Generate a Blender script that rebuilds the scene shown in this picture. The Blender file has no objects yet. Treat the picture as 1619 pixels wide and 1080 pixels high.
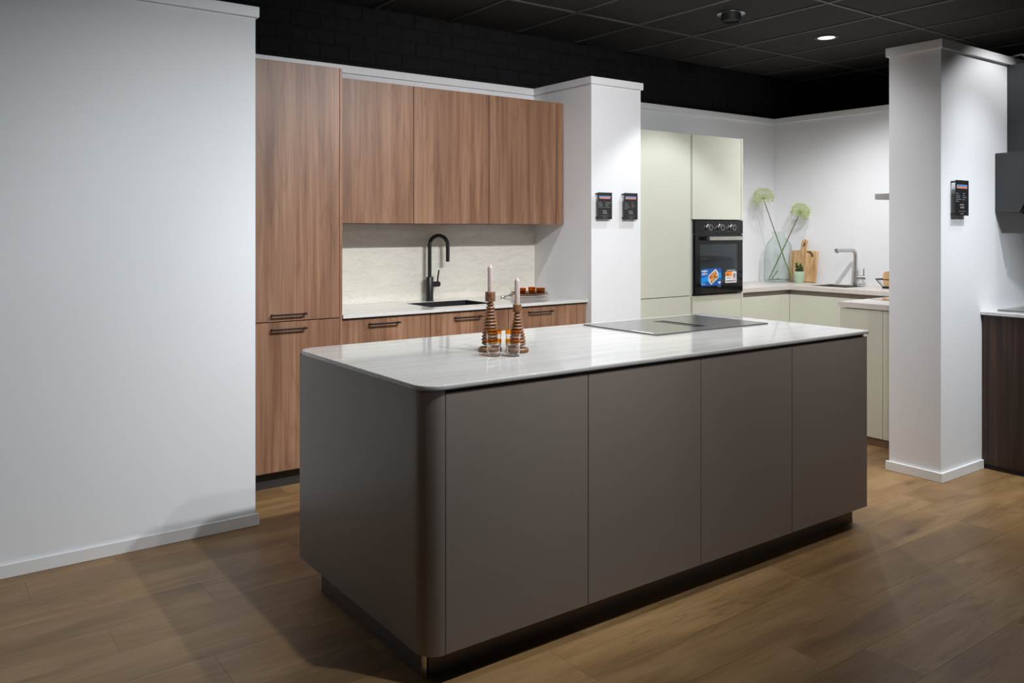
import bpy, bmesh, math, random
from mathutils import Vector, Matrix
random.seed(7)
SC = bpy.context.scene
COL = SC.collection
PI = math.pi

# ------------------------------------------------------------------ camera
cam_d = bpy.data.cameras.new('camera')
cam = bpy.data.objects.new('camera', cam_d)
COL.objects.link(cam)
cam.location = (0, 0, 1.45)
cam.rotation_euler = (math.radians(90), 0, math.radians(-36.13))
cam_d.sensor_width = 36
cam_d.lens = 29.263
cam_d.shift_y = -0.1094
cam_d.clip_start = 0.05
SC.camera = cam

# ------------------------------------------------------------------ view, world
SC.view_settings.view_transform = 'Standard'
SC.view_settings.look = 'None'
SC.view_settings.gamma = 1
SC.view_settings.use_curve_mapping = False
SC.view_settings.exposure = 0.0
W = bpy.data.worlds.new('showroom_ambient')
SC.world = W
W.use_nodes = True
W.node_tree.nodes['Background'].inputs[0].default_value = (0.97, 0.98, 1.0, 1)
W.node_tree.nodes['Background'].inputs[1].default_value = 0.15

# ------------------------------------------------------------------ lamps (ceiling spots of the showroom, plus added fills)
def spot(name, loc, target, watt, cone, blend=0.35, col=(1, 0.96, 0.9), rad=0.025):
    d = bpy.data.lights.new(name, 'SPOT')
    d.energy = watt
    d.spot_size = math.radians(cone)
    d.spot_blend = blend
    d.color = col
    d.shadow_soft_size = rad
    o = bpy.data.objects.new(name, d)
    COL.objects.link(o)
    o.location = loc
    v = Vector(target) - Vector(loc)
    o.rotation_euler = v.to_track_quat('-Z', 'Y').to_euler()
    return o

ZL = 2.94
COOL = (0.90, 0.96, 1.0)
NEUT = (0.97, 0.98, 1.0)
LAMPS_ON = [
    # name, place, aimed at, watts, cone, blend, colour, radius
    # front row, tilted towards the back units, followed by added fills
    ('spot_front_a', (1.77, 1.62, ZL), (0.75, 3.7, 0.1), 115, 96, 0.9, COOL, 0.025),
    ('spot_front_b', (2.39, 1.63, ZL), (1.35, 4.1, 0.15), 150, 94, 1.0, COOL, 0.025),
    ('spot_front_c', (3.00, 1.62, ZL), (3.7, 4.7, 1.2), 187, 100, 1.0, NEUT, 0.025),
    ('spot_front_d', (3.60, 1.62, ZL), (3.3, 4.4, 0.7), 105, 112, 1.0, NEUT, 0.025),
    ('spot_front_e', (4.31, 1.52, ZL), (4.9, 2.5, 0.4), 21, 84, 1.0, COOL, 0.025),
    ('spot_front_f', (4.92, 1.70, ZL), (5.35, 2.3, 0.85), 100, 64, 1.0, COOL, 0.025),
    ('spot_fill_partition', (4.60, 0.45, ZL), (5.05, 2.4, 0.55), 189, 50, 1.0, COOL, 0.025),  # added fill, brightens the lower right partition; no known fixture there
    ('spot_fill_left_wall', (0.90, 0.20, ZL), (0.75, 4.04, 0.45), 60, 42, 1.0, COOL, 0.025),  # unseen fill, added to lift the foot of the left partition
    ('spot_fill_doors_a', (2.10, 1.40, ZL), (2.1, 3.2, 0.95), 55, 60, 0.8, NEUT, 0.025),  # added fill, brightens the tops of the left island doors
    ('spot_fill_doors_b', (3.35, 1.42, ZL), (3.4, 3.25, 1.0), 72, 60, 0.8, NEUT, 0.025),  # invented fill like the one above, for the right island doors
    # row above the front edge of the island
    ('spot_island_a', (2.00, 2.28, ZL), (2.0, 2.7, 0.95), 8, 110, 0.8, NEUT, 0.025),
    ('spot_island_b', (3.20, 2.28, ZL), (3.2, 2.7, 0.95), 55, 110, 0.8, NEUT, 0.025),
    # over the aisle behind (added fill) and at the end of the island
    ('spot_fill_pier', (1.95, 3.72, ZL), (3.2, 4.3, 0.8), 54, 104, 1.0, NEUT, 0.025),  # made-up fill to brighten the left face of the pier
    ('spot_aisle_b', (4.20, 3.30, ZL), (5.0, 2.95, 0.75), 26, 84, 0.8, NEUT, 0.025),
    # kitchen behind the partition
    ('spot_rear_kitchen', (5.93, 3.87, 2.93), (6.0, 3.87, 0.9), 58, 126, 0.7, NEUT, 0.04),
    ('spot_fill_rear', (5.30, 2.95, ZL), (6.9, 4.3, 0.5), 158, 80, 1.0, NEUT, 0.025),  # extra fill kept out of view, added to brighten the sink wall
    ('spot_cylinder', (4.72, 3.84, 2.87), (4.72, 3.84, 0.9), 59, 96, 0.35, COOL, 0.025),
    # in front of the partition on the right
    ('spot_right_a', (5.38, 1.93, ZL), (5.38, 2.02, 0.9), 30, 104, 0.4, NEUT, 0.025),
    # added fill from behind the camera, lifts the island front
    ('spot_fill_behind_camera', (2.4, -5.5, 2.90), (2.9, 2.3, 1.0), 163, 25, 1.0, NEUT, 0.06),
]
for lamp in LAMPS_ON:
    spot(*lamp)

# ------------------------------------------------------------------ node helpers
def new_mat(name):
    m = bpy.data.materials.new(name)
    m.use_nodes = True
    nt = m.node_tree
    return m, nt, nt.nodes['Principled BSDF']

def nd(nt, t, **kw):
    n = nt.nodes.new(t)
    for k, v in kw.items():
        setattr(n, k, v)
    return n

def srgb(r, g, b):
    f = lambda c: (c / 255 / 12.92) if c <= 10 else ((c / 255 + 0.055) / 1.055) ** 2.4
    return (f(r), f(g), f(b), 1)

def coords(nt, scale, rot=(0, 0, 0), rand=True, off=37.0):
    tc = nd(nt, 'ShaderNodeTexCoord')
    out = tc.outputs['Object']
    if rand:
        oi = nd(nt, 'ShaderNodeObjectInfo')
        mu = nd(nt, 'ShaderNodeMath', operation='MULTIPLY')
        mu.inputs[1].default_value = off
        nt.links.new(oi.outputs['Random'], mu.inputs[0])
        ad = nd(nt, 'ShaderNodeVectorMath', operation='ADD')
        nt.links.new(out, ad.inputs[0])
        nt.links.new(mu.outputs[0], ad.inputs[1])
        out = ad.outputs[0]
    mp = nd(nt, 'ShaderNodeMapping')
    mp.inputs['Scale'].default_value = scale
    mp.inputs['Rotation'].default_value = rot
    nt.links.new(out, mp.inputs['Vector'])
    return mp.outputs[0]

def ramp(nt, fac, stops):
    r = nd(nt, 'ShaderNodeValToRGB')
    e = r.color_ramp.elements
    while len(e) < len(stops):
        e.new(0.5)
    for el, (p, c) in zip(e, stops):
        el.position = p
        el.color = c
    nt.links.new(fac, r.inputs[0])
    return r.outputs[0]

def noise(nt, vec, scale, detail=4, rough=0.55, dist=0.0):
    n = nd(nt, 'ShaderNodeTexNoise')
    n.inputs['Scale'].default_value = scale
    n.inputs['Detail'].default_value = detail
    n.inputs['Roughness'].default_value = rough
    n.inputs['Distortion'].default_value = dist
    nt.links.new(vec, n.inputs['Vector'])
    return n.outputs[0]

def mix(nt, fac, a, b, mode='MIX'):
    m = nd(nt, 'ShaderNodeMix', data_type='RGBA', blend_type=mode)
    for s, v in ((m.inputs[0], fac), (m.inputs[6], a), (m.inputs[7], b)):
        if hasattr(v, 'is_output'):
            nt.links.new(v, s)
        else:
            s.default_value = v
    return m.outputs[2]

def bump(nt, bs, h, strength=0.1, dist=0.01):
    b = nd(nt, 'ShaderNodeBump')
    b.inputs['Strength'].default_value = strength
    b.inputs['Distance'].default_value = dist
    nt.links.new(h, b.inputs['Height'])
    nt.links.new(b.outputs[0], bs.inputs['Normal'])

def plain(name, col, rough=0.5, metal=0.0, spec=0.5, var=0.04, vs=6.0, bmp=0.0, bscale=200.0, coat=0.0):
    m, nt, bs = new_mat(name)
    v = coords(nt, (1, 1, 1))
    n = noise(nt, v, vs, 3)
    lo = tuple(c * (1 - var) for c in col[:3]) + (1,)
    hi = tuple(min(1, c * (1 + var)) for c in col[:3]) + (1,)
    nt.links.new(ramp(nt, n, [(0.3, lo), (0.7, hi)]), bs.inputs['Base Color'])
    bs.inputs['Roughness'].default_value = rough
    bs.inputs['Metallic'].default_value = metal
    bs.inputs['Specular IOR Level'].default_value = spec
    bs.inputs['Coat Weight'].default_value = coat
    bs.inputs['Coat Roughness'].default_value = rough
    if bmp:
        bump(nt, bs, noise(nt, v, bscale, 2), bmp, 0.002)
    return m

def wood(name, dark, mid, light, axis='z', rough=0.42, fine=0.35, scale=1.0, rand=True, figure=0.0):
    m, nt, bs = new_mat(name)
    if axis == 'z':
        s1, s2, s3 = (17 * scale, 17 * scale, 0.55 * scale), (210 * scale, 210 * scale, 1.6 * scale), (6 * scale, 6 * scale, 0.5 * scale)
    else:
        s1, s2, s3 = (0.9 * scale, 14 * scale, 14 * scale), (4.0 * scale, 150 * scale, 150 * scale), (0.8 * scale, 6 * scale, 6 * scale)
    n1 = noise(nt, coords(nt, s1, rand=rand), 1.0, 6, 0.65, 0.35)
    n2 = noise(nt, coords(nt, s2, rand=rand), 1.0, 3, 0.6, 0.3)
    n3 = noise(nt, coords(nt, s3, rand=rand), 1.0, 3, 0.5, 0.6)
    base = ramp(nt, n1, [(0.33, dark), (0.5, mid), (0.68, light)])
    big = ramp(nt, n3, [(0.3, (0.72, 0.70, 0.70, 1)), (0.65, (1.08, 1.08, 1.08, 1))])
    c = mix(nt, 0.75, base, big, 'MULTIPLY')
    fin = ramp(nt, n2, [(0.3, (0.62, 0.58, 0.55, 1)), (0.6, (1.05, 1.05, 1.05, 1))])
    c = mix(nt, fine, c, fin, 'MULTIPLY')
    if figure:
        n = noise(nt, coords(nt, (6.5, 6.5, 0.55), rand=rand, off=61.0), 1.0, 2, 0.4)
        a = nd(nt, 'ShaderNodeMath', operation='MULTIPLY')
        a.inputs[1].default_value = 26.0
        nt.links.new(n, a.inputs[0])
        b = nd(nt, 'ShaderNodeMath', operation='PINGPONG')
        b.inputs[1].default_value = 1.0
        nt.links.new(a.outputs[0], b.inputs[0])
        f = ramp(nt, b.outputs[0], [(0.0, (0.74, 0.70, 0.68, 1)), (0.3, (0.98, 0.98, 0.98, 1)), (1.0, (1.04, 1.04, 1.05, 1))])
        c = mix(nt, figure, c, f, 'MULTIPLY')
    nt.links.new(c, bs.inputs['Base Color'])
    bs.inputs['Roughness'].default_value = rough
    bump(nt, bs, n2, 0.06, 0.002)
    return m, nt, bs, c

# ------------------------------------------------------------------ materials
M = {}
M['wall'] = plain('white_wall_paint', (0.84, 0.845, 0.86), 0.75, var=0.012, vs=1.5, bmp=0.10, bscale=240)
M['trim'] = plain('white_lacquered_trim', (0.86, 0.865, 0.87), 0.4, var=0.01)
M['walnut'] = wood('walnut_veneer', srgb(120, 83, 60), srgb(147, 108, 82), srgb(168, 130, 103), fine=0.5, figure=0.55)[0]
M['darkwood'] = wood('dark_wenge_veneer', srgb(32, 18, 11), srgb(58, 37, 26), srgb(82, 56, 42), fine=0.6, scale=1.6)[0]
M['taupe'] = plain('taupe_lacquer', srgb(138, 127, 119)[:3], 0.38, var=0.012, vs=2, bmp=0.03, bscale=500)
M['cream'] = plain('sage_cream_lacquer', srgb(208, 208, 192)[:3], 0.35, var=0.01, vs=2)
M['dark_gap'] = plain('dark_carcass', (0.03, 0.027, 0.025), 0.6)
M['bronze'] = plain('bronze_grey_plinth', srgb(96, 86, 78)[:3], 0.35, metal=0.5)
M['brownplinth'] = plain('brown_plinth', srgb(120, 92, 70)[:3], 0.5)
M['black_metal'] = plain('black_powder_coat', (0.012, 0.012, 0.013), 0.38, var=0.1)
M['black_matte'] = plain('black_matte', (0.01, 0.01, 0.011), 0.6, var=0.1)
M['black_sink'] = plain('black_composite', (0.014, 0.014, 0.015), 0.45, bmp=0.2, bscale=900)
M['black_glass'] = plain('black_glass', (0.006, 0.006, 0.007), 0.07, var=0.05, spec=0.35)
M['hobglass'] = plain('hob_glass', (0.03, 0.03, 0.029), 0.24, var=0.05, spec=1.0, coat=1.0)
M['grip'] = plain('taupe_grip_profile', srgb(146, 136, 124)[:3], 0.5)
M['greyhousing'] = plain('grey_metal_paint', (0.33, 0.32, 0.315), 0.4, metal=0.2)
M['steel'] = plain('brushed_steel', (0.58, 0.56, 0.53), 0.28, metal=1.0, var=0.06, vs=30)
M['chrome'] = plain('chrome', (0.8, 0.8, 0.8), 0.08, metal=1.0)
M['anthracite'] = plain('anthracite_hood', (0.035, 0.037, 0.038), 0.42, var=0.03)
M['ceil'] = plain('black_ceiling_tile', (0.024, 0.0215, 0.0185), 0.85, var=0.3, vs=60, bmp=0.4, bscale=150)
M['tbar'] = plain('grey_ceiling_grid', (0.085, 0.088, 0.09), 0.45)
M['brick'] = plain('black_painted_brick', (0.0085, 0.0085, 0.0098), 0.85, spec=0.2, var=0.25, vs=12, bmp=0.5, bscale=60)
M['mortar'] = plain('black_painted_mortar', (0.0075, 0.0075, 0.0085), 0.85, spec=0.2, var=0.2)
M['candle'] = plain('mauve_wax', srgb(180, 163, 158)[:3], 0.45, var=0.02)
M['white'] = plain('white_print', (0.8, 0.8, 0.8), 0.5)
M['lightprint'] = plain('pale_print', (0.30, 0.31, 0.32), 0.5)
M['greyprint'] = plain('grey_print', (0.24, 0.25, 0.26), 0.5)
M['blue'] = plain('blue_print', srgb(0, 92, 178)[:3], 0.4)
M['lightblue'] = plain('light_blue_print', srgb(0, 152, 240)[:3], 0.4)
M['orange'] = plain('orange_print', srgb(250, 140, 10)[:3], 0.4)
M['signblue'] = plain('sign_blue_print', srgb(60, 130, 215)[:3], 0.4)
M['signorange'] = plain('sign_orange_print', srgb(245, 130, 85)[:3], 0.4)
M['signblack'] = plain('sign_black_print', (0.022, 0.022, 0.022), 0.3)
M['greenpot'] = plain('mint_ceramic', srgb(170, 190, 164)[:3], 0.4)
M['leaf'] = plain('succulent_green', srgb(60, 84, 44)[:3], 0.5, var=0.3, vs=40)
M['bud'] = plain('yellow_green_bud', srgb(140, 150, 60)[:3], 0.5, var=0.2, vs=40)
M['stem'] = plain('flower_stem_green', srgb(92, 130, 66)[:3], 0.5, var=0.2, vs=20)
M['stembrown'] = plain('flower_stem_brown', srgb(118, 92, 58)[:3], 0.5, var=0.2, vs=20)
M['floret'] = plain('pale_green_floret', srgb(188, 204, 132)[:3], 0.6, var=0.1, vs=50)
M['whitecable'] = plain('white_cable', (0.75, 0.75, 0.75), 0.4)
M['soil'] = plain('soil', (0.03, 0.02, 0.015), 0.9, var=0.4, vs=80)
M['cavity'] = plain('oven_enamel', (0.34, 0.42, 0.46), 0.4)
M['tree_hole'] = plain('knot', srgb(70, 48, 32)[:3], 0.7)

def contour(nt, vec, scale, freq, stops, detail=2.0):
    """growth-ring figure: contour lines of a smooth noise"""
    n = noise(nt, vec, scale, detail, 0.45)
    a = nd(nt, 'ShaderNodeMath', operation='MULTIPLY')
    a.inputs[1].default_value = freq
    nt.links.new(n, a.inputs[0])
    b = nd(nt, 'ShaderNodeMath', operation='PINGPONG')
    b.inputs[1].default_value = 1.0
    nt.links.new(a.outputs[0], b.inputs[0])
    return ramp(nt, b.outputs[0], stops)

def oak():
    m, nt, bs = new_mat('oak_plank')
    cloud = noise(nt, coords(nt, (1.3, 6, 6)), 1.0, 3, 0.5, 0.6)
    c = ramp(nt, cloud, [(0.3, srgb(122, 93, 58)), (0.5, srgb(145, 113, 73)), (0.72, srgb(161, 129, 88))])
    med = noise(nt, coords(nt, (1.6, 40, 40)), 1.0, 4, 0.6, 0.5)
    c = mix(nt, 0.6, c, ramp(nt, med, [(0.32, (0.80, 0.78, 0.76, 1)), (0.6, (1.04, 1.04, 1.04, 1))]), 'MULTIPLY')
    fine = noise(nt, coords(nt, (7, 230, 230)), 1.0, 2, 0.6)
    c = mix(nt, 0.4, c, ramp(nt, fine, [(0.35, (0.74, 0.71, 0.68, 1)), (0.58, (1.03, 1.03, 1.03, 1))]), 'MULTIPLY')
    fig = contour(nt, coords(nt, (0.75, 7.5, 7.5)), 1.0, 34.0, [(0.0, (0.66, 0.62, 0.58, 1)), (0.35, (0.97, 0.97, 0.97, 1)), (1.0, (1.03, 1.03, 1.03, 1))], 3.0)
    msk = ramp(nt, noise(nt, coords(nt, (1.0, 5, 5), off=53.0), 1.0, 2), [(0.46, (0.12, 0.12, 0.12, 1)), (0.62, (0.7, 0.7, 0.7, 1))])
    c = mix(nt, msk, c, fig, 'MULTIPLY')
    vo = nd(nt, 'ShaderNodeTexVoronoi')
    vo.inputs['Scale'].default_value = 1.0
    nt.links.new(coords(nt, (1.5, 4.5, 4.5), off=29.0), vo.inputs['Vector'])
    knot = ramp(nt, vo.outputs['Distance'], [(0.02, (0.42, 0.36, 0.30, 1)), (0.09, (0.85, 0.82, 0.79, 1)), (0.16, (1, 1, 1, 1))])
    c = mix(nt, 0.8, c, knot, 'MULTIPLY')
    oi = nd(nt, 'ShaderNodeObjectInfo')
    tone = ramp(nt, oi.outputs['Random'], [(0.0, (0.86, 0.855, 0.85, 1)), (0.5, (1.0, 1.0, 1.0, 1)), (1.0, (1.08, 1.07, 1.05, 1))])
    c = mix(nt, 1.0, c, tone, 'MULTIPLY')
    nt.links.new(c, bs.inputs['Base Color'])
    bs.inputs['Roughness'].default_value = 0.42
    bump(nt, bs, fine, 0.05, 0.002)
    return m
M['oak'] = oak()

def stone(name, base, vein, warm, rough, streak=(1.2, 16, 16), rotz=0.06, veins=0.5):
    m, nt, bs = new_mat(name)
    v1 = coords(nt, streak, (0, 0, rotz), rand=False)
    n1 = noise(nt, v1, 1.0, 6, 0.62, 1.2)
    c = ramp(nt, n1, [(0.3, vein), (0.5, base), (0.75, tuple(min(1, x * 1.06) for x in base[:3]) + (1,))])
    v2 = coords(nt, tuple(s * 0.35 for s in streak), (0, 0, rotz + 0.12), rand=False)
    n2 = noise(nt, v2, 1.0, 5, 0.6, 2.0)
    line = ramp(nt, n2, [(0.485, (0, 0, 0, 1)), (0.5, (veins, veins, veins, 1)), (0.515, (0, 0, 0, 1))])
    c = mix(nt, line, c, warm)
    v3 = coords(nt, (90, 90, 90), rand=False)
    n3 = noise(nt, v3, 1.0, 2)
    c = mix(nt, 0.25, c, ramp(nt, n3, [(0.35, (0.86, 0.85, 0.84, 1)), (0.6, (1.03, 1.03, 1.03, 1))]), 'MULTIPLY')
    nt.links.new(c, bs.inputs['Base Color'])
    bs.inputs['Roughness'].default_value = rough
    bs.inputs['Specular IOR Level'].default_value = 0.6
    return m
M['stone'] = stone('polished_quartzite', (0.67, 0.66, 0.635, 1), (0.59, 0.58, 0.56, 1), (0.52, 0.45, 0.38, 1), 0.07)
M['islandstone'] = stone('polished_island_quartzite', (0.57, 0.56, 0.54, 1), (0.49, 0.48, 0.465, 1), (0.45, 0.39, 0.33, 1), 0.06)
M['backstone'] = stone('quartzite_backsplash', (0.77, 0.74, 0.65, 1), (0.70, 0.67, 0.58, 1), (0.46, 0.36, 0.27, 1), 0.18, streak=(5, 9, 22), veins=0.22)
M['rearstone'] = stone('speckled_composite', (0.66, 0.61, 0.57, 1), (0.58, 0.53, 0.49, 1), (0.6, 0.55, 0.5, 1), 0.35, streak=(60, 60, 60), veins=0.0)

M['turned'] = wood('turned_walnut', srgb(82, 52, 30), srgb(128, 86, 54), srgb(160, 116, 78), axis='x', rough=0.4, fine=0.5, scale=6)[0]
M['boardwood'] = wood('chopping_board_wood', srgb(176, 128, 78), srgb(214, 172, 120), srgb(235, 205, 165), axis='z', rough=0.5, fine=0.35, scale=2.2)[0]

def glass(name, col, edge=None, rough=0.02, base=0.025):
    """clear sheet glass: tinted see-through body, deeper tint and reflection towards grazing view"""
    m = bpy.data.materials.new(name)
    m.use_nodes = True
    nt = m.node_tree
    nt.nodes.remove(nt.nodes['Principled BSDF'])
    edge = edge or tuple(c ** 2.5 for c in col)
    lw = nd(nt, 'ShaderNodeLayerWeight')
    lw.inputs['Blend'].default_value = 0.5
    tint = ramp(nt, lw.outputs['Facing'], [(0.0, tuple(col) + (1,)), (0.55, tuple(col) + (1,)), (1.0, tuple(edge) + (1,))])
    n = noise(nt, coords(nt, (1, 1, 1)), 5.0, 2)
    tint = mix(nt, 0.3, tint, ramp(nt, n, [(0.3, (0.95, 0.95, 0.95, 1)), (0.7, (1, 1, 1, 1))]), 'MULTIPLY')
    tr = nd(nt, 'ShaderNodeBsdfTransparent')
    nt.links.new(tint, tr.inputs[0])
    gl = nd(nt, 'ShaderNodeBsdfGlossy')
    gl.inputs['Roughness'].default_value = rough
    pw = nd(nt, 'ShaderNodeMath', operation='POWER')
    pw.inputs[1].default_value = 4.0
    nt.links.new(lw.outputs['Facing'], pw.inputs[0])
    fr = nd(nt, 'ShaderNodeMath', operation='MULTIPLY_ADD')
    fr.inputs[1].default_value = 0.45
    fr.inputs[2].default_value = base
    nt.links.new(pw.outputs[0], fr.inputs[0])
    mx = nd(nt, 'ShaderNodeMixShader')
    nt.links.new(fr.outputs[0], mx.inputs[0])
    nt.links.new(tr.outputs[0], mx.inputs[1])
    nt.links.new(gl.outputs[0], mx.inputs[2])
    nt.links.new(mx.outputs[0], nt.nodes['Material Output'].inputs[0])
    return m
M['clearglass'] = glass('clear_glass', (0.985, 0.985, 0.985), (0.88, 0.87, 0.86))
m, nt, bs = new_mat('tumbler_glass')
nt.links.new(ramp(nt, noise(nt, coords(nt, (1, 1, 1)), 4.0, 2), [(0.3, (0.97, 0.97, 0.97, 1)), (0.7, (1, 1, 1, 1))]), bs.inputs['Base Color'])
bs.inputs['Transmission Weight'].default_value = 1.0
bs.inputs['Roughness'].default_value = 0.0
bs.inputs['IOR'].default_value = 1.3
M['tumblerglass'] = m
M['amberglass'] = glass('amber_glass', (0.97, 0.66, 0.12), (0.88, 0.48, 0.05))
M['browng'] = glass('brown_amber_glass', (0.76, 0.46, 0.10), (0.50, 0.25, 0.04))
M['darkamber'] = glass('dark_amber_glass', (0.56, 0.30, 0.09), (0.36, 0.17, 0.04))
M['greenglass'] = glass('green_tinted_glass', (0.972, 0.986, 0.98), (0.80, 0.89, 0.86))
M['acrylic'] = glass('clear_acrylic', (0.93, 0.95, 0.95), (0.8, 0.86, 0.86))
M['ovenglass'] = glass('tinted_oven_glass', (0.62, 0.70, 0.74), base=0.075)

def emission(name, col, s):
    m, nt, bs = new_mat(name)
    bs.inputs['Base Color'].default_value = col
    bs.inputs['Emission Color'].default_value = col
    bs.inputs['Emission Strength'].default_value = s
    n = noise(nt, coords(nt, (1, 1, 1)), 40, 2)
    nt.links.new(ramp(nt, n, [(0.2, tuple(c * 0.85 for c in col[:3]) + (1,)), (0.8, col)]), bs.inputs['Emission Color'])
    return m
M['lampglow'] = emission('lamp_glow', (1.0, 0.97, 0.95, 1), 1.0)

def food():
    m, nt, bs = new_mat('roast_dish_print')
    vo = nd(nt, 'ShaderNodeTexVoronoi')
    vo.inputs['Scale'].default_value = 95
    nt.links.new(coords(nt, (1, 1, 1), rand=False), vo.inputs['Vector'])
    sx = nd(nt, 'ShaderNodeSeparateColor')
    nt.links.new(vo.outputs['Color'], sx.inputs[0])
    c = ramp(nt, sx.outputs[0], [(0.0, srgb(96, 110, 50)), (0.3, srgb(190, 60, 30)), (0.55, srgb(235, 130, 50)), (0.85, srgb(235, 190, 100))])
    nt.links.new(c, bs.inputs['Base Color'])
    bs.inputs['Roughness'].default_value = 0.4
    return m
M['food'] = food()

# ------------------------------------------------------------------ mesh helpers
ORI = {}

class MB:
    def __init__(s):
        s.bm = bmesh.new()

    def box(s, x0, x1, y0, y1, z0, z1, bev=0.0, seg=1):
        b = bmesh.new()
        bmesh.ops.create_cube(b, size=1)
        for v in b.verts:
            v.co = Vector((x0 + (v.co.x + .5) * (x1 - x0), y0 + (v.co.y + .5) * (y1 - y0), z0 + (v.co.z + .5) * (z1 - z0)))
        if bev:
            bmesh.ops.bevel(b, geom=b.edges[:], offset=bev, segments=seg, profile=0.5, affect='EDGES')
        s._join(b)
        return s

    def _join(s, b, mat=None):
        if mat is not None:
            bmesh.ops.transform(b, matrix=mat, verts=b.verts)
        me = bpy.data.meshes.new('tmp')
        b.to_mesh(me)
        b.free()
        s.bm.from_mesh(me)
        bpy.data.meshes.remove(me)

    def lathe(s, c, prof, n=32, axis='z', cap=True):
        """profile [(r, h)] turned about an axis through c"""
        b = bmesh.new()
        rings = []
        for r, h in prof:
            if r < 1e-6:
                rings.append([b.verts.new((0, 0, h))])
            else:
                rings.append([b.verts.new((r * math.cos(2 * PI * i / n), r * math.sin(2 * PI * i / n), h)) for i in range(n)])
        for a, d in zip(rings, rings[1:]):
            for i in range(n):
                j = (i + 1) % n
                if len(a) == 1 and len(d) == 1:
                    continue
                if len(a) == 1:
                    b.faces.new((a[0], d[j], d[i]))
                elif len(d) == 1:
                    b.faces.new((a[i], a[j], d[0]))
                else:
                    b.faces.new((a[i], a[j], d[j], d[i]))
        if cap:
            if len(rings[0]) > 1:
                b.faces.new(list(reversed(rings[0])))
            if len(rings[-1]) > 1:
                b.faces.new(rings[-1])
        bmesh.ops.recalc_face_normals(b, faces=b.faces)
        m = Matrix.Translation(c)
        if axis == 'y':
            m = m @ Matrix.Rotation(PI / 2, 4, 'X')
        elif axis == 'x':
            m = m @ Matrix.Rotation(PI / 2, 4, 'Y')
        s._join(b, m)
        return s

    def tube(s, pts, r, n=10, r1=None):
        b = bmesh.new()
        pts = [Vector(p) for p in pts]
        rings = []
        up = Vector((0.013, 0.021, 1.0)).normalized()
        prev = None
        for i, p in enumerate(pts):
            t = (pts[min(i + 1, len(pts) - 1)] - pts[max(i - 1, 0)]).normalized()
            if prev is None:
                a = t.cross(up)
                if a.length < 0.05:
                    a = t.cross(Vector((1, 0.1, 0)))
                a.normalize()
            else:
                a = (prev - t * prev.dot(t)).normalized()
            prev = a
            c = t.cross(a)
            rr = r if r1 is None else r + (r1 - r) * i / max(1, len(pts) - 1)
            rings.append([b.verts.new(p + a * rr * math.cos(2 * PI * k / n) + c * rr * math.sin(2 * PI * k / n)) for k in range(n)])
        for u, v in zip(rings, rings[1:]):
            for k in range(n):
                b.faces.new((u[k], u[(k + 1) % n], v[(k + 1) % n], v[k]))
        b.faces.new(list(reversed(rings[0])))
        b.faces.new(rings[-1])
        bmesh.ops.recalc_face_normals(b, faces=b.faces)
        s._join(b)
        return s

    def prism(s, pts, z0, z1, bev=0.0, mat=None, seg=2):
        """outline [(x, y)] extruded in z; optional matrix"""
        b = bmesh.new()
        lo = [b.verts.new((x, y, z0)) for x, y in pts]
        hi = [b.verts.new((x, y, z1)) for x, y in pts]
        n = len(pts)
        b.faces.new(list(reversed(lo)))
        top = b.faces.new(hi)
        for i in range(n):
            b.faces.new((lo[i], lo[(i + 1) % n], hi[(i + 1) % n], hi[i]))
        bmesh.ops.recalc_face_normals(b, faces=b.faces)
        if bev:
            ed = [e for e in b.edges if abs(e.verts[0].co.z - e.verts[1].co.z) < 1e-7]
            bmesh.ops.bevel(b, geom=ed, offset=bev, segments=seg, profile=0.5, affect='EDGES')
        s._join(b, mat)
        return s

    def slab_hole(s, x0, x1, y0, y1, z0, z1, hx0, hx1, hy0, hy1):
        b = bmesh.new()
        xs, ys = [x0, hx0, hx1, x1], [y0, hy0, hy1, y1]
        V = {(i, j, k): b.verts.new((xs[i], ys[j], (z0, z1)[k])) for i in range(4) for j in range(4) for k in range(2)}
        for i in range(3):
            for j in range(3):
                if i == 1 and j == 1:
                    continue
                for k in range(2):
                    b.faces.new([V[q] for q in ((i, j, k), (i + 1, j, k), (i + 1, j + 1, k), (i, j + 1, k))])
        def wall(a, c):
            b.faces.new((V[a + (0,)], V[c + (0,)], V[c + (1,)], V[a + (1,)]))
        for i in range(3):
            wall((i, 0), (i + 1, 0)); wall((i, 3), (i + 1, 3)); wall((0, i), (0, i + 1)); wall((3, i), (3, i + 1))
        wall((1, 1), (2, 1)); wall((1, 2), (2, 2)); wall((1, 1), (1, 2)); wall((2, 1), (2, 2))
        bmesh.ops.recalc_face_normals(b, faces=b.faces)
        s._join(b)
        return s

    def sphere(s, c, r, sub=1, sc=(1, 1, 1)):
        b = bmesh.new()
        bmesh.ops.create_icosphere(b, subdivisions=sub, radius=r)
        s._join(b, Matrix.Translation(c) @ Matrix.Diagonal((sc[0], sc[1], sc[2], 1)))
        return s

    def build(s, name, mat, parent=None, smooth=False, origin=None):
        me = bpy.data.meshes.new(name)
        if parent is not None:
            o = Vector(ORI[parent.name])
        else:
            o = Vector(origin) if origin is not None else Vector((0, 0, 0))
        bmesh.ops.translate(s.bm, vec=-o, verts=s.bm.verts)
        if smooth:
            big = max(f.calc_area() for f in s.bm.faces) * 0.5 if smooth == 'sides' else 1e9
            for f in s.bm.faces:
                f.smooth = f.calc_area() < big
        s.bm.to_mesh(me)
        s.bm.free()
        me.materials.append(M[mat] if isinstance(mat, str) else mat)
        if smooth:
            me.set_sharp_from_angle(angle=math.radians(40)) if smooth != 'sides' else None
        ob = bpy.data.objects.new(name, me)
        COL.objects.link(ob)
        if parent is not None:
            ob.parent = parent
        else:
            ob.location = o
        ORI[ob.name] = tuple(o)
        return ob

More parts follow.
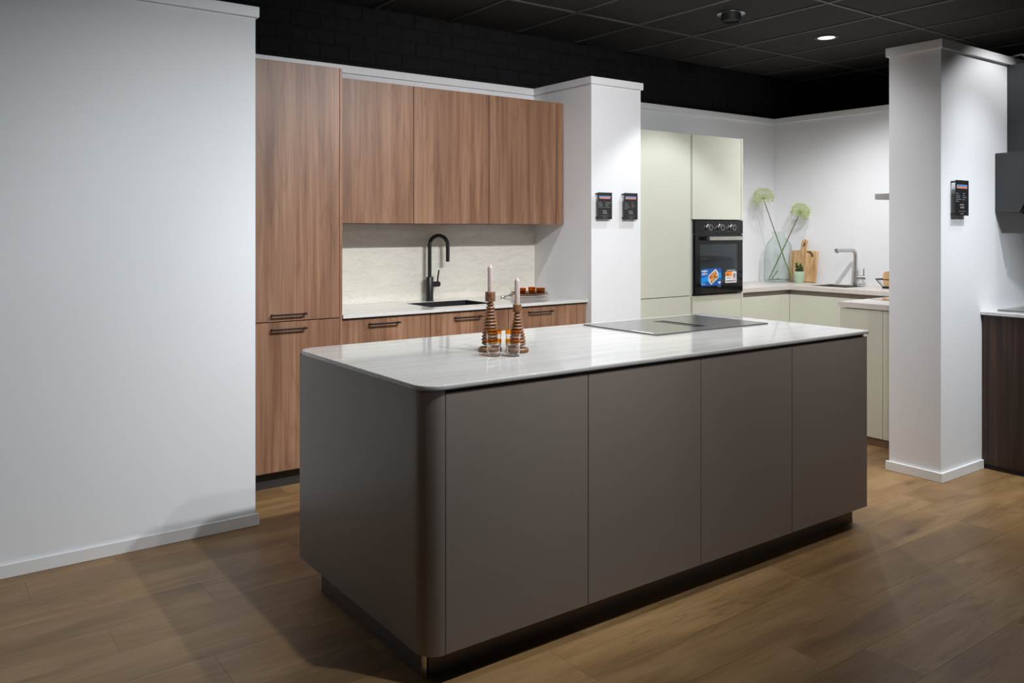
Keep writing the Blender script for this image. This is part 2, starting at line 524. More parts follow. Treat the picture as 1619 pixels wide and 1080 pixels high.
def thing(name, loc, label, cat, group=None):
    o = bpy.data.objects.new(name, None)
    COL.objects.link(o)
    o.empty_display_size = 0.1
    o.location = loc
    ORI[o.name] = tuple(loc)
    o['label'] = label
    o['category'] = cat
    if group:
        o['group'] = group
    return o

def tag(o, label, cat, group=None):
    o['label'] = label
    o['category'] = cat
    if group:
        o['group'] = group
    return o

def struct(o, label=None):
    o['kind'] = 'structure'
    if label:
        o['label'] = label
    return o

def bx(name, mat, x0, x1, y0, y1, z0, z1, parent=None, bev=0.0015, seg=1):
    return MB().box(x0, x1, y0, y1, z0, z1, bev, seg).build(name, mat, parent, origin=((x0 + x1) / 2, (y0 + y1) / 2, z0))

def arc(cx, cy, r, a0, a1, n=10):
    return [(cx + r * math.cos(math.radians(a0 + (a1 - a0) * i / n)), cy + r * math.sin(math.radians(a0 + (a1 - a0) * i / n))) for i in range(n + 1)]

def rrect(x0, x1, y0, y1, r, n=8):
    return arc(x1 - r, y0 + r, r, -90, 0, n) + arc(x1 - r, y1 - r, r, 0, 90, n) + arc(x0 + r, y1 - r, r, 90, 180, n) + arc(x0 + r, y0 + r, r, 180, 270, n)

def text(body, size, loc, mat, parent, name='lettering', depth=0.0003, align='CENTER', sx=1.0):
    """flat lettering standing in an XZ plane, read from -Y"""
    cu = bpy.data.curves.new(name, 'FONT')
    cu.body = body
    cu.size = size
    cu.align_x = align
    cu.align_y = 'CENTER'
    cu.extrude = depth
    cu.resolution_u = 2
    tmp = bpy.data.objects.new('tmp', cu)
    COL.objects.link(tmp)
    bpy.context.view_layer.update()
    dg = bpy.context.evaluated_depsgraph_get()
    me = bpy.data.meshes.new_from_object(tmp.evaluated_get(dg))
    bpy.data.objects.remove(tmp)
    bpy.data.curves.remove(cu)
    o = Vector(ORI[parent.name])
    me.transform(Matrix.Translation(Vector(loc) - o) @ Matrix.Rotation(PI / 2, 4, 'X') @ Matrix.Diagonal((sx, 1, 1, 1)))
    me.materials.clear()
    me.materials.append(M[mat])
    me.name = name
    ob = bpy.data.objects.new(name, me)
    COL.objects.link(ob)
    ob.parent = parent
    ORI[ob.name] = tuple(o)
    return ob

# ================================================================== STRUCTURE
# floor: slab with separate oak planks
floor = struct(MB().box(-2.5, 11, -6.5, 5.3, -0.06, -0.0045).build('floor', 'oak'), 'oak plank floor')
PW, PL = 0.213, 1.22
pm = MB().box(0.0002, PL - 0.0002, 0.0002, PW - 0.0002, -0.0045, 0.0, 0.0004)
pl0 = pm.build('plank', 'oak', floor)
offs = {0: .852, 1: 1.205, 2: .597, 3: .98, 4: .22, 5: .40, 6: .75, -1: .10, -2: .75, -3: .576, -4: .58, -5: .04, -6: .24, -7: .88}
first = True
for k in range(-11, 12):
    y = 2.67 + PW * k
    off = offs.get(k, random.random() * PL)
    x = off - PL * 2
    while x < 7.2:
        if x + PL > -0.7 and y < 5.15:
            p = pl0 if first else pl0.copy()
            if not first:
                COL.objects.link(p)
            first = False
            p.location = (x, y, 0)
        x += PL

# ceiling: slab, lay-in tiles and grid
ZC = 2.975
ceil = struct(MB().box(-2.5, 11, -6.5, 5.3, ZC + 0.02, ZC + 0.08).build('ceiling', 'ceil'), 'black suspended ceiling with grey grid')
tile0 = MB().box(0.013, 0.587, 0.013, 1.187, ZC + 0.004, ZC + 0.018, 0.002).build('ceiling_tile', 'ceil', ceil)
tx0, ty0 = 5.02 - 0.6 * 9, 3.27 - 1.2 * 4
first = True
NX = 17
LAMPS = {(9, 4), (10, 4)}
for i in range(NX):
    for j in range(6):
        t = tile0 if first else tile0.copy()
        if not first:
            COL.objects.link(t)
        first = False
        t.location = (tx0 + 0.6 * i, ty0 + 1.2 * j, 0)
gb0 = MB().box(-0.012, 0.012, ty0, 5.18, ZC - 0.003, ZC + 0.006).build('grid_bar', 'tbar', ceil)
for i in range(NX + 1):
    g = gb0 if i == 0 else gb0.copy()
    if i:
        COL.objects.link(g)
    g.location = (tx0 + 0.6 * i, 0, 0)
gc0 = MB().box(tx0, tx0 + 0.6 * NX, -0.012, 0.012, ZC - 0.002, ZC + 0.006).build('grid_bar', 'tbar', ceil)
for j in range(6):
    g = gc0 if j == 0 else gc0.copy()
    if j:
        COL.objects.link(g)
    g.location = (0, ty0 + 1.2 * j, 0)

# black brick wall behind the partitions
wb = struct(MB().box(-2.5, 10.3, 5.205, 5.3, 0.0, ZC + 0.02).build('wall_back', 'mortar'), 'black painted brick wall above the partitions')
BW, BH, BG = 0.205, 0.098, 0.007
protos = [MB().box(BG / 2, BW - BG / 2, 5.2005 + d, 5.21, BG / 2, BH - BG / 2, 0.003).build('brick', 'brick', wb) for d in (0.0, 0.0015, -0.0015)]
used = [False] * 3
for r in range(5):
    z = 2.485 + BH * r
    x = 1.3 + (0.5 * BW if r % 2 else 0.0) + random.uniform(-.01, .01)
    while x < 7.4:
        q = random.randrange(3)
        b = protos[q] if not used[q] else protos[q].copy()
        if used[q]:
            COL.objects.link(b)
        used[q] = True
        b.location = (x, 0, z)
        x += BW
struct(MB().box(-2.5, -2.4, -6.5, 4.03, 0, ZC + 0.02).build('light_block_wall', 'mortar'), 'unseen dark wall added to block ambient light from the left')  # put in out of view to keep ambient light off the island end
struct(MB().box(10.2, 10.3, -6.5, 5.205, 0, ZC + 0.02).build('wall_far', 'mortar'), 'dark wall far off at the end')

# white partitions: panel, cap trim, baseboard
WT = 2.49
TT = 2.542
struct(bx('wall_left', 'wall', -2.0, 1.393, 4.045, 4.145, 0, WT, bev=0.001), 'white partition wall on the left')
struct(bx('trim_1', 'trim', -2.0, 1.408, 4.030, 4.160, WT, TT, bev=0.002), 'white cap trim on left partition')
struct(bx('baseboard_left', 'trim', -2.0, 1.408, 4.030, 4.045, 0, 0.057, bev=0.002))
struct(bx('wall_rear', 'wall', 1.15, 6.955, 5.13, 5.18, 0, WT, bev=0.001), 'white backing wall behind both kitchens')
struct(bx('trim_2', 'trim', 1.15, 3.955, 5.115, 5.18, WT, TT, bev=0.002))
struct(bx('trim_3', 'trim', 4.445, 6.94, 5.115, 5.18, WT, TT, bev=0.002))
struct(bx('wall_center', 'wall', 3.955, 4.445, 4.458, 5.13, 0, WT, bev=0.001), 'white pier between the two kitchens')
struct(bx('trim_4', 'trim', 3.940, 4.460, 4.443, 5.115, WT, TT, bev=0.002))
struct(bx('wall_right', 'wall', 6.955, 7.055, 2.404, 5.18, 0, WT, bev=0.001), 'white wall behind the rear sink')
struct(bx('trim_5', 'trim', 6.94, 7.07, 2.73, 5.18, WT, TT, bev=0.002))
struct(bx('wall_front', 'wall', 4.800, 9.0, 2.404, 2.716, 0, WT, bev=0.001), 'thick white partition on the right')
struct(bx('trim_6', 'trim', 4.785, 9.0, 2.389, 2.731, WT, TT, bev=0.002))
bb = MB()
bb.box(4.785, 5.288, 2.389, 2.404, 0, 0.055, 0.002)
bb.box(4.785, 4.800, 2.404, 2.731, 0, 0.055, 0.002)
struct(bb.build('baseboard_right', 'trim'))

# ================================================================== WALNUT KITCHEN
def bar_handle(parent, x0, x1, yf, z, mat='black_metal'):
    m = MB()
    m.box(x0, x1, yf - 0.036, yf - 0.028, z - 0.005, z + 0.005, 0.001)
    for x in (x0, x1 - 0.010):
        m.box(x, x + 0.010, yf - 0.030, yf + 0.0005, z - 0.005, z + 0.005, 0.001)
    return m.build('handle', mat, parent)

ZT = 2.388
YF = 4.503
t = thing('tall_cabinet', (1.75, 4.8, 0), 'tall walnut cabinet with two handled doors, next to the left white partition', 'cabinet')
bx('carcass', 'dark_gap', 1.450, 2.044, YF + 0.022, 5.10, 0.10, ZT - 0.002, t)
bx('plinth', 'dark_gap', 1.450, 2.044, YF + 0.06, 5.08, 0.0, 0.10, t)
bx('side_panel', 'walnut', 2.046, 2.063, YF, 5.10, 0.0, ZT, t)
d1 = bx('door', 'walnut', 1.448, 2.044, YF, YF + 0.020, 0.938, ZT, t)
bar_handle(d1, 1.636, 1.836, YF, 0.975)
d2 = bx('door', 'walnut', 1.448, 2.044, YF, YF + 0.020, 0.102, 0.933, t)
bar_handle(d2, 1.636, 1.836, YF, 0.894)

# wall cabinets
YW = 4.765
ZB = 1.488
wc = [(2.066, 2.684, 'left'), (2.687, 3.281, 'mid'), (3.284, 3.880, 'right')]
wl = ['walnut wall cabinet right beside the tall cabinet, left of the row',
      'walnut wall cabinet in the middle of the row, above the black tap',
      'walnut wall cabinet at the right end, with filler strip against the white pier']
for (x0, x1, _), l in zip(wc, wl):
    t = thing('wall_cabinet', ((x0 + x1) / 2, YW + .15, ZB), l, 'cabinet', 'walnut wall cabinets over the sink')
    xe = x1 if x1 < 3.8 else 3.950
    bx('carcass', 'walnut', x0, xe, YW + 0.021, 5.112, ZB + 0.004, ZT - 0.004, t, bev=0.0005)
    bx('door', 'walnut', x0 + 0.0005, x1 - 0.0015, YW, YW + 0.019, ZB, ZT - 0.003, t)
    if x1 > 3.8:
        bx('filler_strip', 'walnut', x1 + 0.001, 3.950, YW, YW + 0.019, ZB, ZT - 0.003, t)

# base cabinets
YB = 4.515
bc = [(2.066, 2.663), (2.666, 3.264), (3.267, 3.866)]
hx = [(2.236, 2.436), (2.838, 3.038), (3.432, 3.632)]
bl = ['walnut base cabinet with drawers beside the tall cabinet',
      'walnut base cabinet with drawers under the black sink',
      'walnut base cabinet with drawers by the pier, below the amber dishes']
for (x0, x1), (h0, h1), l in zip(bc, hx, bl):
    t = thing('base_cabinet', ((x0 + x1) / 2, YB + .25, 0), l, 'cabinet', 'walnut base cabinets')
    xe = x1 if x1 < 3.8 else 3.950
    bx('carcass', 'dark_gap', x0, xe, YB + 0.022, 5.08, 0.10, 0.925 if x0 > 3 or x0 < 2.5 else 0.70, t)
    bx('plinth', 'dark_gap', x0, xe, YB + 0.06, 5.06, 0.0, 0.10, t)
    dr = bx('drawer', 'walnut', x0, x1 - 0.001, YB, YB + 0.020, 0.715, 0.922, t)
    bar_handle(dr, h0, h1, YB, 0.886)
    for z0, z1 in ((0.411, 0.711), (0.104, 0.407)):
        d = bx('drawer', 'walnut', x0, x1 - 0.001, YB, YB + 0.020, z0, z1, t)
        bar_handle(d, h0, h1, YB, z1 - 0.036)
    if x1 > 3.8:
        bx('filler_strip', 'walnut', x1 + 0.002, 3.950, YB, YB + 0.020, 0.104, 0.922, t)

o = MB().slab_hole(2.064, 3.954, 4.493, 5.118, 0.930, 0.950, 2.735, 3.225, 4.625, 4.975).build('worktop', 'stone', origin=(3, 4.8, 0.93))
tag(o, 'pale stone worktop along the walnut back units, around the black sink', 'worktop')
o = bx('backsplash', 'backstone', 2.064, 3.954, 5.1185, 5.1295, 0.9503, ZB - 0.0005, bev=0)
tag(o, 'beige veined stone backsplash behind the black tap', 'backsplash')

# black sink
def sink(name, x0, x1, y0, y1, zt, depth, mat, label):
    t = thing(name, ((x0 + x1) / 2, (y0 + y1) / 2, zt - depth), label, 'sink')
    m = MB()
    w = 0.004
    m.box(x0 - w, x0, y0 - w, y1 + w, zt - depth, zt)
    m.box(x1, x1 + w, y0 - w, y1 + w, zt - depth, zt)
    m.box(x0, x1, y0 - w, y0, zt - depth, zt)
    m.box(x0, x1, y1, y1 + w, zt - depth, zt)
    m.box(x0 - w, x1 + w, y0 - w, y1 + w, zt - depth - w, zt - depth)
    m.build('basin', mat, t)
    MB().lathe(((x0 + x1) / 2, (y0 + y1) / 2, zt - depth), [(0.0, 0.001), (0.04, 0.001), (0.045, 0.004), (0.03, 0.004), (0, 0.003)], 20).build('drain', mat, t, True)
    return t
sink('kitchen_sink', 2.739, 3.221, 4.629, 4.971, 0.9485, 0.19, 'black_sink', 'black rectangular sink let into the pale stone worktop')

# black tap
t = thing('kitchen_tap', (2.972, 5.05, 0.95), 'matt black swan-neck tap standing behind the black sink', 'tap')
MB().lathe((2.972, 5.05, 0.95), [(0.028, 0), (0.028, 0.004), (0.026, 0.006), (0.026, 0.165), (0.024, 0.168), (0, 0.168)], 28).build('tap_body', 'black_metal', t, True)
R = 0.069
ang = math.radians(-8)
ux, uy = math.cos(ang), math.sin(ang)
path = [(2.972, 5.05, 1.115 + i * 0.2223 / 6) for i in range(7)]
for i in range(1, 19):
    a = PI - PI * i / 18
    q = R + R * math.cos(a)
    path.append((2.972 + q * ux, 5.05 + q * uy, 1.3373 + R * math.sin(a)))
for i in range(1, 6):
    path.append((2.972 + 2 * R * ux, 5.05 + 2 * R * uy, 1.3373 - i * 0.023))
MB().tube(path, 0.0135, 16).build('spout', 'black_metal', t, True)
MB().lathe((2.99, 5.05, 1.065), [(0.0195, 0), (0.0195, 0.058), (0.018, 0.061), (0, 0.061)], 22, 'x').build('valve', 'black_metal', t, True)
MB().tube([(3.036, 5.05, 1.07), (3.038, 5.048, 1.11), (3.046, 5.046, 1.165)], 0.0055, 10).build('lever', 'black_metal', t, True)

# ------------------------------------------------------------------ amber dishes on the worktop
DX, DY = 3.722, 4.886
def plate(z, rx, ry, mat, label, h=0.012):
    m = MB().lathe((0, 0, 0), [(0, 0.0), (0.62, 0.0), (0.70, 0.15), (1.0, 0.85), (1.0, 1.0), (0.96, 1.0), (0.68, 0.35), (0, 0.3)], 40)
    bmesh.ops.scale(m.bm, vec=(rx, ry, h), verts=m.bm.verts)
    bmesh.ops.rotate(m.bm, cent=(0, 0, 0), matrix=Matrix.Rotation(-0.3, 3, 'Z'), verts=m.bm.verts)
    o = m.build('plate', mat, None, True)
    o.location = (DX, DY, z)
    return tag(o, label, 'plate', 'amber plates stacked by the pier')
plate(0.9505, 0.158, 0.125, 'clearglass', 'clear glass plate at the bottom of the amber dish stack', 0.014)
plate(0.9655, 0.150, 0.118, 'darkamber', 'brown amber glass plate in the middle of the dish stack', 0.012)
plate(0.9785, 0.138, 0.108, 'darkamber', 'brown amber glass plate right under the bowls', 0.012)
def bowl(x, y, z, r, h, mat, label):
    m = MB().lathe((0, 0, 0), [(0, 0), (0.72, 0), (0.86, 0.15), (1.0, 0.95), (0.99, 1.0), (0.95, 0.97), (0.80, 0.2), (0.6, 0.12), (0, 0.12)], 28)
    bmesh.ops.scale(m.bm, vec=(r, r, h), verts=m.bm.verts)
    o = m.build('bowl', mat, None, True)
    o.location = (x, y, z)
    return tag(o, label, 'bowl', 'small bowls on the amber plates')
def on_plate(u, v):
    return DX + 0.8077 * u + 0.5897 * v, DY - 0.5897 * u + 0.8077 * v
for u, v, r, mt, lb in ((-0.055, -0.045, 0.033, 'browng', 'amber glass bowl at the front left, just right of the shorter candle'),
                        (0.084, -0.035, 0.034, 'browng', 'amber glass bowl at the right edge of the plates'),
                        (0.022, 0.050, 0.029, 'browng', 'amber glass bowl behind, between the two front bowls'),
                        (-0.108, 0.030, 0.030, 'clearglass', 'clear glass bowl at the left of the plates, half behind the shorter candle')):
    x, y = on_plate(u, v)
    bowl(x, y, 0.9842, r, 0.037, mt, lb)
m = MB().lathe((0, 0, 0), [(0, -0.0035), (0.6, -0.003), (1.0, 0.001), (0.97, 0.0025), (0.55, -0.0012), (0, -0.002)], 20)
bmesh.ops.scale(m.bm, vec=(0.030, 0.020, 1.6), verts=m.bm.verts)
m.tube([(0.028, 0, 0.003), (0.06, 0, 0.008), (0.10, -0.002, 0.006)], 0.003, 8)
o = m.build('spoon', 'steel', None, True)
o.location = (3.545, 4.965, 0.957)
o.rotation_euler = (0, 0, 0.2)
tag(o, 'metal spoon lying on the worktop left of the plates', 'spoon')

# ================================================================== ISLAND
XL, XR, YI, YK = 1.317, 3.800, 2.260, 3.290
DB, DT = 0.098, 0.928
t = thing('kitchen_island', (2.55, 2.78, 0), 'taupe kitchen island with four flat doors and a rounded end', 'island')
bx('carcass', 'dark_gap', XL + 0.02, XR - 0.018, YI + 0.024, YK - 0.02, 0.10, 0.938, t)
bx('end_panel', 'taupe', XL, XL + 0.019, YI + 0.078, YK, DB, 0.9395, t, bev=0.001)
bx('end_panel', 'taupe', XR - 0.016, XR, YI + 0.021, YK, DB, 0.9395, t, bev=0.001)
bx('back_panel', 'taupe', XL + 0.02, XR - 0.017, YK - 0.019, YK, DB, 0.9395, t)
rr = 0.070
pts = arc(XL + rr, YI + rr, rr, 180, 270, 14) + [(XL + rr, YI + 0.02)] + list(reversed(arc(XL + rr, YI + rr, rr - 0.02, 180, 270, 14)))
pts = [(XL, YI + 0.0775)] + pts + [(XL + 0.02, YI + 0.0775)]
MB().prism(pts, DB, 0.9395).build('corner_panel', 'taupe', t, True)
dx0 = 1.3895
for k in range(4):
    w = 0.6025
    bx('door', 'taupe', dx0 + w * k, min(dx0 + w * (k + 1) - 0.003, XR - 0.001), YI, YI + 0.020, DB, DT, t, bev=0.0012)
bx('plinth_panel', 'bronze', 1.352, 1.364, 2.350, 3.15, 0, 0.099, t)
bx('plinth_panel', 'bronze', 1.372, 3.785, 2.338, 2.350, 0, 0.099, t)
bx('plinth_panel', 'bronze', 3.785, 3.797, 2.338, 3.15, 0, 0.099, t)
bx('plinth_panel', 'bronze', 1.364, 3.785, 3.138, 3.15, 0, 0.099, t)
MB().prism(arc(1.365, 2.351, 0.013, 180, 270, 6) + [(1.372, 2.351), (1.365, 2.358)], 0, 0.099).build('plinth_corner', 'steel', t, True)

ZI = 0.957
o = MB().prism(arc(1.308 + .078, 3.305 - .078, .078, 90, 180, 12) + arc(1.308 + .078, 2.254 + .078, .078, 180, 270, 12) + rrect(1.4, 3.808, 2.254, 3.305, 0.006, 2)[:6], 0.9402, ZI, 0.003).build('island_worktop', 'islandstone', None, 'sides')
tag(o, 'long pale polished stone worktop with rounded corners on the taupe island', 'worktop')

# induction hob with downdraft slot
t = thing('induction_hob', (3.23, 2.98, ZI), 'flat dark glass induction hob with central extractor slot, on the island', 'hob')
m = MB().slab_hole(2.815, 3.640, 2.720, 3.235, ZI + 0.0005, ZI + 0.006, 3.195, 3.275, 2.82, 3.115)
m.build('glass_plate', 'hobglass', t)
bx('extractor_slot', 'black_matte', 3.197, 3.273, 2.822, 3.113, ZI + 0.0004, ZI + 0.0015, t, bev=0)
bx('slot_flap', 'black_metal', 3.204, 3.258, 2.86, 3.107, ZI + 0.0018, ZI + 0.0048, t, bev=0.0008)
bx('energy_label', 'white', 2.822, 2.836, 2.755, 2.90, ZI + 0.0061, ZI + 0.0065, t, bev=0)

# ------------------------------------------------------------------ candle holders
def candle_holder(x, y, rings, rtop, rbot, rbase, label, clabel, cup_r, cup_h, neck_h, pitch, ch):
    t = thing('candle_holder', (x, y, ZI), label, 'candle holder')
    p = [(0, 0), (rbase - .003, 0), (rbase, 0.004), (rbase, 0.013), (rbase - 0.005, 0.018), (0.018, 0.019)]
    MB().lathe((x, y, ZI), p + [(0.0, 0.019)], 36).build('base', 'turned', t, True)
    p = [(0.016, 0.0185), (0.014, 0.028)]
    z = 0.028
    for k in range(rings):
        r = rbot + (rtop - rbot) * k / (rings - 1)
        if k == 0:
            r *= 0.93
        inner = r - 0.0065
        p += [(inner, z)] + [(inner + (r - inner) * math.sin(PI * q / 6), z + pitch * q / 6) for q in range(1, 6)]
        z += pitch
    p += [(rtop - 0.007, z), (0.0105, z + 0.002), (0.0105, z + neck_h)]
    MB().lathe((x, y, ZI), p, 36).build('ringed_stem', 'turned', t, True)
    z += neck_h
    MB().lathe((x, y, ZI), [(0, z - .001), (cup_r - .002, z - .001), (cup_r, z + .001), (cup_r, z + cup_h - .001), (cup_r - .001, z + cup_h), (0.0112, z + cup_h), (0.0112, z + cup_h - 0.012), (0, z + cup_h - 0.012)], 10).build('candle_cup', 'turned', t)
    zc = ZI + z + cup_h - 0.0118
    c = thing('candle', (x, y, zc), clabel, 'candle')
    MB().lathe((x, y, zc), [(0, 0), (0.0106, 0), (0.0106, ch), (0.0098, ch + 0.003), (0.005, ch + 0.0075), (0.0025, ch + 0.013), (0, ch + 0.0155)], 24).build('wax', 'candle', c, True)
    MB().tube([(x, y, zc + ch + 0.013), (x + 0.0006, y, zc + ch + 0.019)], 0.001, 6).build('wick', 'white', c)
candle_holder(1.915, 2.772, 13, 0.0160, 0.0385, 0.0475, 'taller turned wooden candle holder with stacked rings, left of the pair',
              'mauve dinner candle in the taller left wooden holder', 0.0207, 0.038, 0.006, 0.0130, 0.108)
candle_holder(1.990, 2.690, 10, 0.0155, 0.0375, 0.0460, 'shorter turned wooden candle holder with stacked rings, right of the pair',
              'mauve dinner candle in the shorter right wooden holder', 0.0180, 0.030, 0.007, 0.0127, 0.106)

# ------------------------------------------------------------------ stacked tumblers
def tumbler(x, y, z, label):
    t = thing('glass_tumbler', (x, y, z), label, 'glass', 'amber rimmed tumblers')
    H = 0.066
    ro = lambda h: 0.0242 + (0.0305 - 0.0242) * h / H
    ri = lambda h: ro(h) - 0.0016
    hb = 0.053
    MB().lathe((x, y, z), [(0, 0.001), (ro(0) - .002, 0), (ro(0), 0.0015), (ro(hb), hb), (ri(hb), hb), (ri(0.007) - .001, 0.008), (0, 0.007)], 36).build('glass_body', 'tumblerglass', t, True)
    MB().lathe((x, y, z), [(ri(hb), hb + .0001), (ro(hb), hb + .0001), (ro(H), H - .0006), ((ro(H) + ri(H)) / 2, H), (ri(H), H - .0006), (ri(hb), hb + .0001)], 36, cap=False).build('amber_rim', 'amberglass', t, True)
tumbler(1.853, 2.658, ZI, 'lower amber rimmed tumbler of the stacked pair before the taller candle holder')
tumbler(1.853, 2.658, ZI + 0.0345, 'upper amber rimmed tumbler of the stacked pair before the taller candle holder')
tumbler(1.912, 2.612, ZI, 'lower amber rimmed tumbler of the stacked pair before the shorter candle holder')
tumbler(1.912, 2.612, ZI + 0.0345, 'upper amber rimmed tumbler of the stacked pair before the shorter candle holder')

# ================================================================== REAR SAGE KITCHEN
YR = 4.530
t = thing('tall_cabinet', (4.78, 4.8, 0), 'tall pale sage cabinet with flat door beside the oven, right of white pier', 'cabinet')
bx('carcass', 'cream', 4.460, 5.092, YR + 0.035, 5.12, 0.10, 2.215, t)
bx('plinth', 'brownplinth', 4.460, 5.092, YR + 0.06, 5.10, 0, 0.10, t)
bx('door', 'cream', 4.470, 5.072, YR, YR + 0.02, 0.922, 2.213, t)
bx('door', 'cream', 4.470, 5.072, YR, YR + 0.02, 0.102, 0.916, t)
bx('grip_profile', 'cream', 5.073, 5.092, YR + 0.022, YR + 0.035, 0.102, 2.213, t)
t = thing('oven_cabinet', (5.4, 4.8, 0), 'tall pale sage cabinet housing the black oven', 'cabinet')
m = MB()
m.box(5.094, 5.112, YR + 0.021, 5.12, 0.10, 2.215)
m.box(5.690, 5.702, YR + 0.021, 5.12, 0.10, 2.215)
m.box(5.112, 5.690, 5.10, 5.12, 0.10, 2.215)
m.box(5.112, 5.690, YR + 0.021, 5.10, 0.10, 0.915)
m.box(5.112, 5.690, YR + 0.021, 5.10, 1.535, 2.215)
m.build('carcass', 'cream', t)
bx('plinth', 'brownplinth', 5.094, 5.72, YR + 0.06, 5.10, 0, 0.10, t)
bx('door', 'cream', 5.098, 5.698, YR, YR + 0.02, 1.531, 2.213, t)
bx('door', 'cream', 5.098, 5.698, YR, YR + 0.02, 0.102, 0.914, t)
bx('side_panel', 'cream', 5.702, 5.722, YR - 0.002, 5.12, 0.10, 2.217, t)

# oven
OX0, OX1, OZ0, OZ1, OY = 5.100, 5.698, 0.926, 1.524, 4.510
t = thing('oven', (5.399, 4.6, OZ0), 'black built-in oven with three knobs and stickers on its glass door', 'oven')
m = MB()
for b in ((5.114, 5.124, 0, 0), (5.674, 5.688, 0, 0)):
    m.box(b[0], b[1], OY + 0.027, 5.08, OZ0 + 0.004, OZ1 - 0.004)
m.box(5.124, 5.674, 5.07, 5.08, OZ0 + 0.004, OZ1 - 0.004)
m.box(5.124, 5.674, OY + 0.027, 5.07, OZ0 + 0.004, OZ0 + 0.05)
m.box(5.124, 5.674, OY + 0.027, 5.07, 1.40, OZ1 - 0.004)
m.build('cavity', 'cavity', t)
bx('control_panel', 'black_glass', OX0, OX1, OY, OY + 0.020, 1.416, OZ1, t)
m = MB()
kz = 1.466
for a, b in ((5.295, 5.365), (5.448, 5.520)):
    m.box(a, b, OY - 0.0006, OY + 0.001, kz - 0.0012, kz + 0.0012)
for kx in (5.262, 5.408, 5.556):
    for a in (90, 150, 190, 230, 270, 310):
        q = math.radians(a)
        m.box(kx - 0.012 + 0.040 * math.cos(q) * 1.0 - 0.0025, kx - 0.012 + 0.040 * math.cos(q) + 0.0025, OY - 0.0006, OY + 0.001, kz + 0.040 * math.sin(q) - 0.0025, kz + 0.040 * math.sin(q) + 0.0025)
m.build('panel_markings', 'greyprint', t)['kind'] = 'stuff'
for kx in (5.262, 5.408, 5.556):
    k = MB().lathe((kx, OY - 0.0005, kz), [(0.027, 0), (0.027, 0.004), (0.025, 0.006), (0.024, 0.026), (0.021, 0.028), (0, 0.028)], 26, 'y').build('knob', 'steel', t, True)
    MB().lathe((kx, OY - 0.0287, kz), [(0.018, 0), (0.018, 0.0008), (0, 0.0008)], 24, 'y').build('knob_face', 'black_metal', k, True)
# door: frame with a window
WX0, WX1, WZ0, WZ1 = 5.162, 5.628, 1.010, 1.330
m = MB()
m.box(OX0 + 0.004, WX0, OY, OY + 0.022, OZ0 + 0.002, 1.408, 0.001)
m.box(WX1, OX1 - 0.004, OY, OY + 0.022, OZ0 + 0.002, 1.408, 0.001)
m.box(WX0, WX1, OY, OY + 0.022, OZ0 + 0.002, WZ0)
m.box(WX0, WX1, OY, OY + 0.022, WZ1, 1.408)
door = m.build('oven_door', 'black_glass', t)
bx('door_window', 'ovenglass', WX0 + 0.0003, WX1 - 0.0003, OY + 0.0004, OY + 0.004, WZ0 + 0.0003, WZ1 - 0.0003, door, bev=0)
m = MB()
for i in range(14):
    m.tube([(5.14 + i * 0.0395, 4.60, 1.197), (5.14 + i * 0.0395, 5.04, 1.197)], 0.0018, 6)
m.tube([(5.126, 4.60, 1.199), (5.672, 4.60, 1.199)], 0.004, 6)
m.tube([(5.126, 5.04, 1.199), (5.672, 5.04, 1.199)], 0.003, 6)
m.build('oven_rack', 'chrome', t)
m = MB()
m.box(5.126, 5.138, 4.56, 4.60, 1.20, 1.33, 0.002)
m.build('rack_rail', 'steel', t)
h = bx('handle', 'steel', 5.225, 5.640, OY - 0.048, OY - 0.034, 1.362, 1.394, door, bev=0.004, seg=2)
bx('handle_bracket', 'black_metal', 5.195, 5.224, OY - 0.046, OY - 0.0002, 1.363, 1.393, door, bev=0.003)
bx('handle_bracket', 'black_metal', 5.608, 5.634, OY - 0.0335, OY - 0.0002, 1.366, 1.390, door, bev=0.003)
# stickers
SY = OY - 0.0006
def sw(cx, cy):
    return (5.173 + (cx - 145) / 695 * 0.247, 1.132 - (cy - 225) / 540 * 0.140)
def flat(name, mat, pts, y, parent, th=0.0003):
    m = MB()
    m.prism([sw(*p) for p in pts], 0, th, mat=Matrix.Translation((0, y, 0)) @ Matrix.Rotation(PI / 2, 4, 'X'))
    return m.build(name, mat, parent)
def strips(name, mat, rects, y, parent, th=0.0003):
    m = MB()
    for a, b, c, d in rects:
        (x0, z1), (x1, z0) = sw(a, b), sw(c, d)
        m.box(x0, x1, y - th, y, z0, z1)
    o = m.build(name, mat, parent)
    o['kind'] = 'stuff'
    return o
st = flat('blue_sticker', 'blue', [(145, 225), (840, 225), (840, 765), (145, 765)], SY + 0.0007, t, 0.0009)
flat('light_band', 'lightblue', [(146, 515), (839, 350), (839, 515), (146, 675)], SY - 0.0003, st)
flat('dish_print', 'white', [(640, 240), (735, 350), (738, 520), (485, 735), (400, 620), (390, 445)], SY - 0.0007, st)
flat('food_print', 'food', [(640, 275), (722, 500), (490, 690), (412, 465)], SY - 0.0011, st)
strips('sticker_print', 'white', [(165, 280, 235, 320), (240, 265, 275, 340), (280, 282, 355, 318), (360, 275, 380, 295), (170, 365, 370, 378), (170, 388, 375, 400), (170, 410, 300, 420),
        (165, 692, 295, 710), (735, 640, 820, 680), (745, 690, 805, 715)], SY - 0.0003, st)
st = flat('white_sticker', 'white', [(985, 345), (1385, 345), (1385, 700), (985, 700)], SY + 0.0007, t, 0.0009)
strips('orange_print', 'orange', [(986, 346, 1225, 490), (1250, 565, 1350, 595)], SY - 0.0003, st)
strips('grey_print', 'greyprint', [(1262, 400, 1350, 545), (1035, 530, 1175, 555), (1010, 620, 1290, 665)], SY - 0.0003, st)
strips('brown_print', 'turned', [(1030, 405, 1100, 470)], SY - 0.0007, st)
strips('blue_print', 'blue', [(1310, 620, 1360, 660)], SY - 0.0003, st)
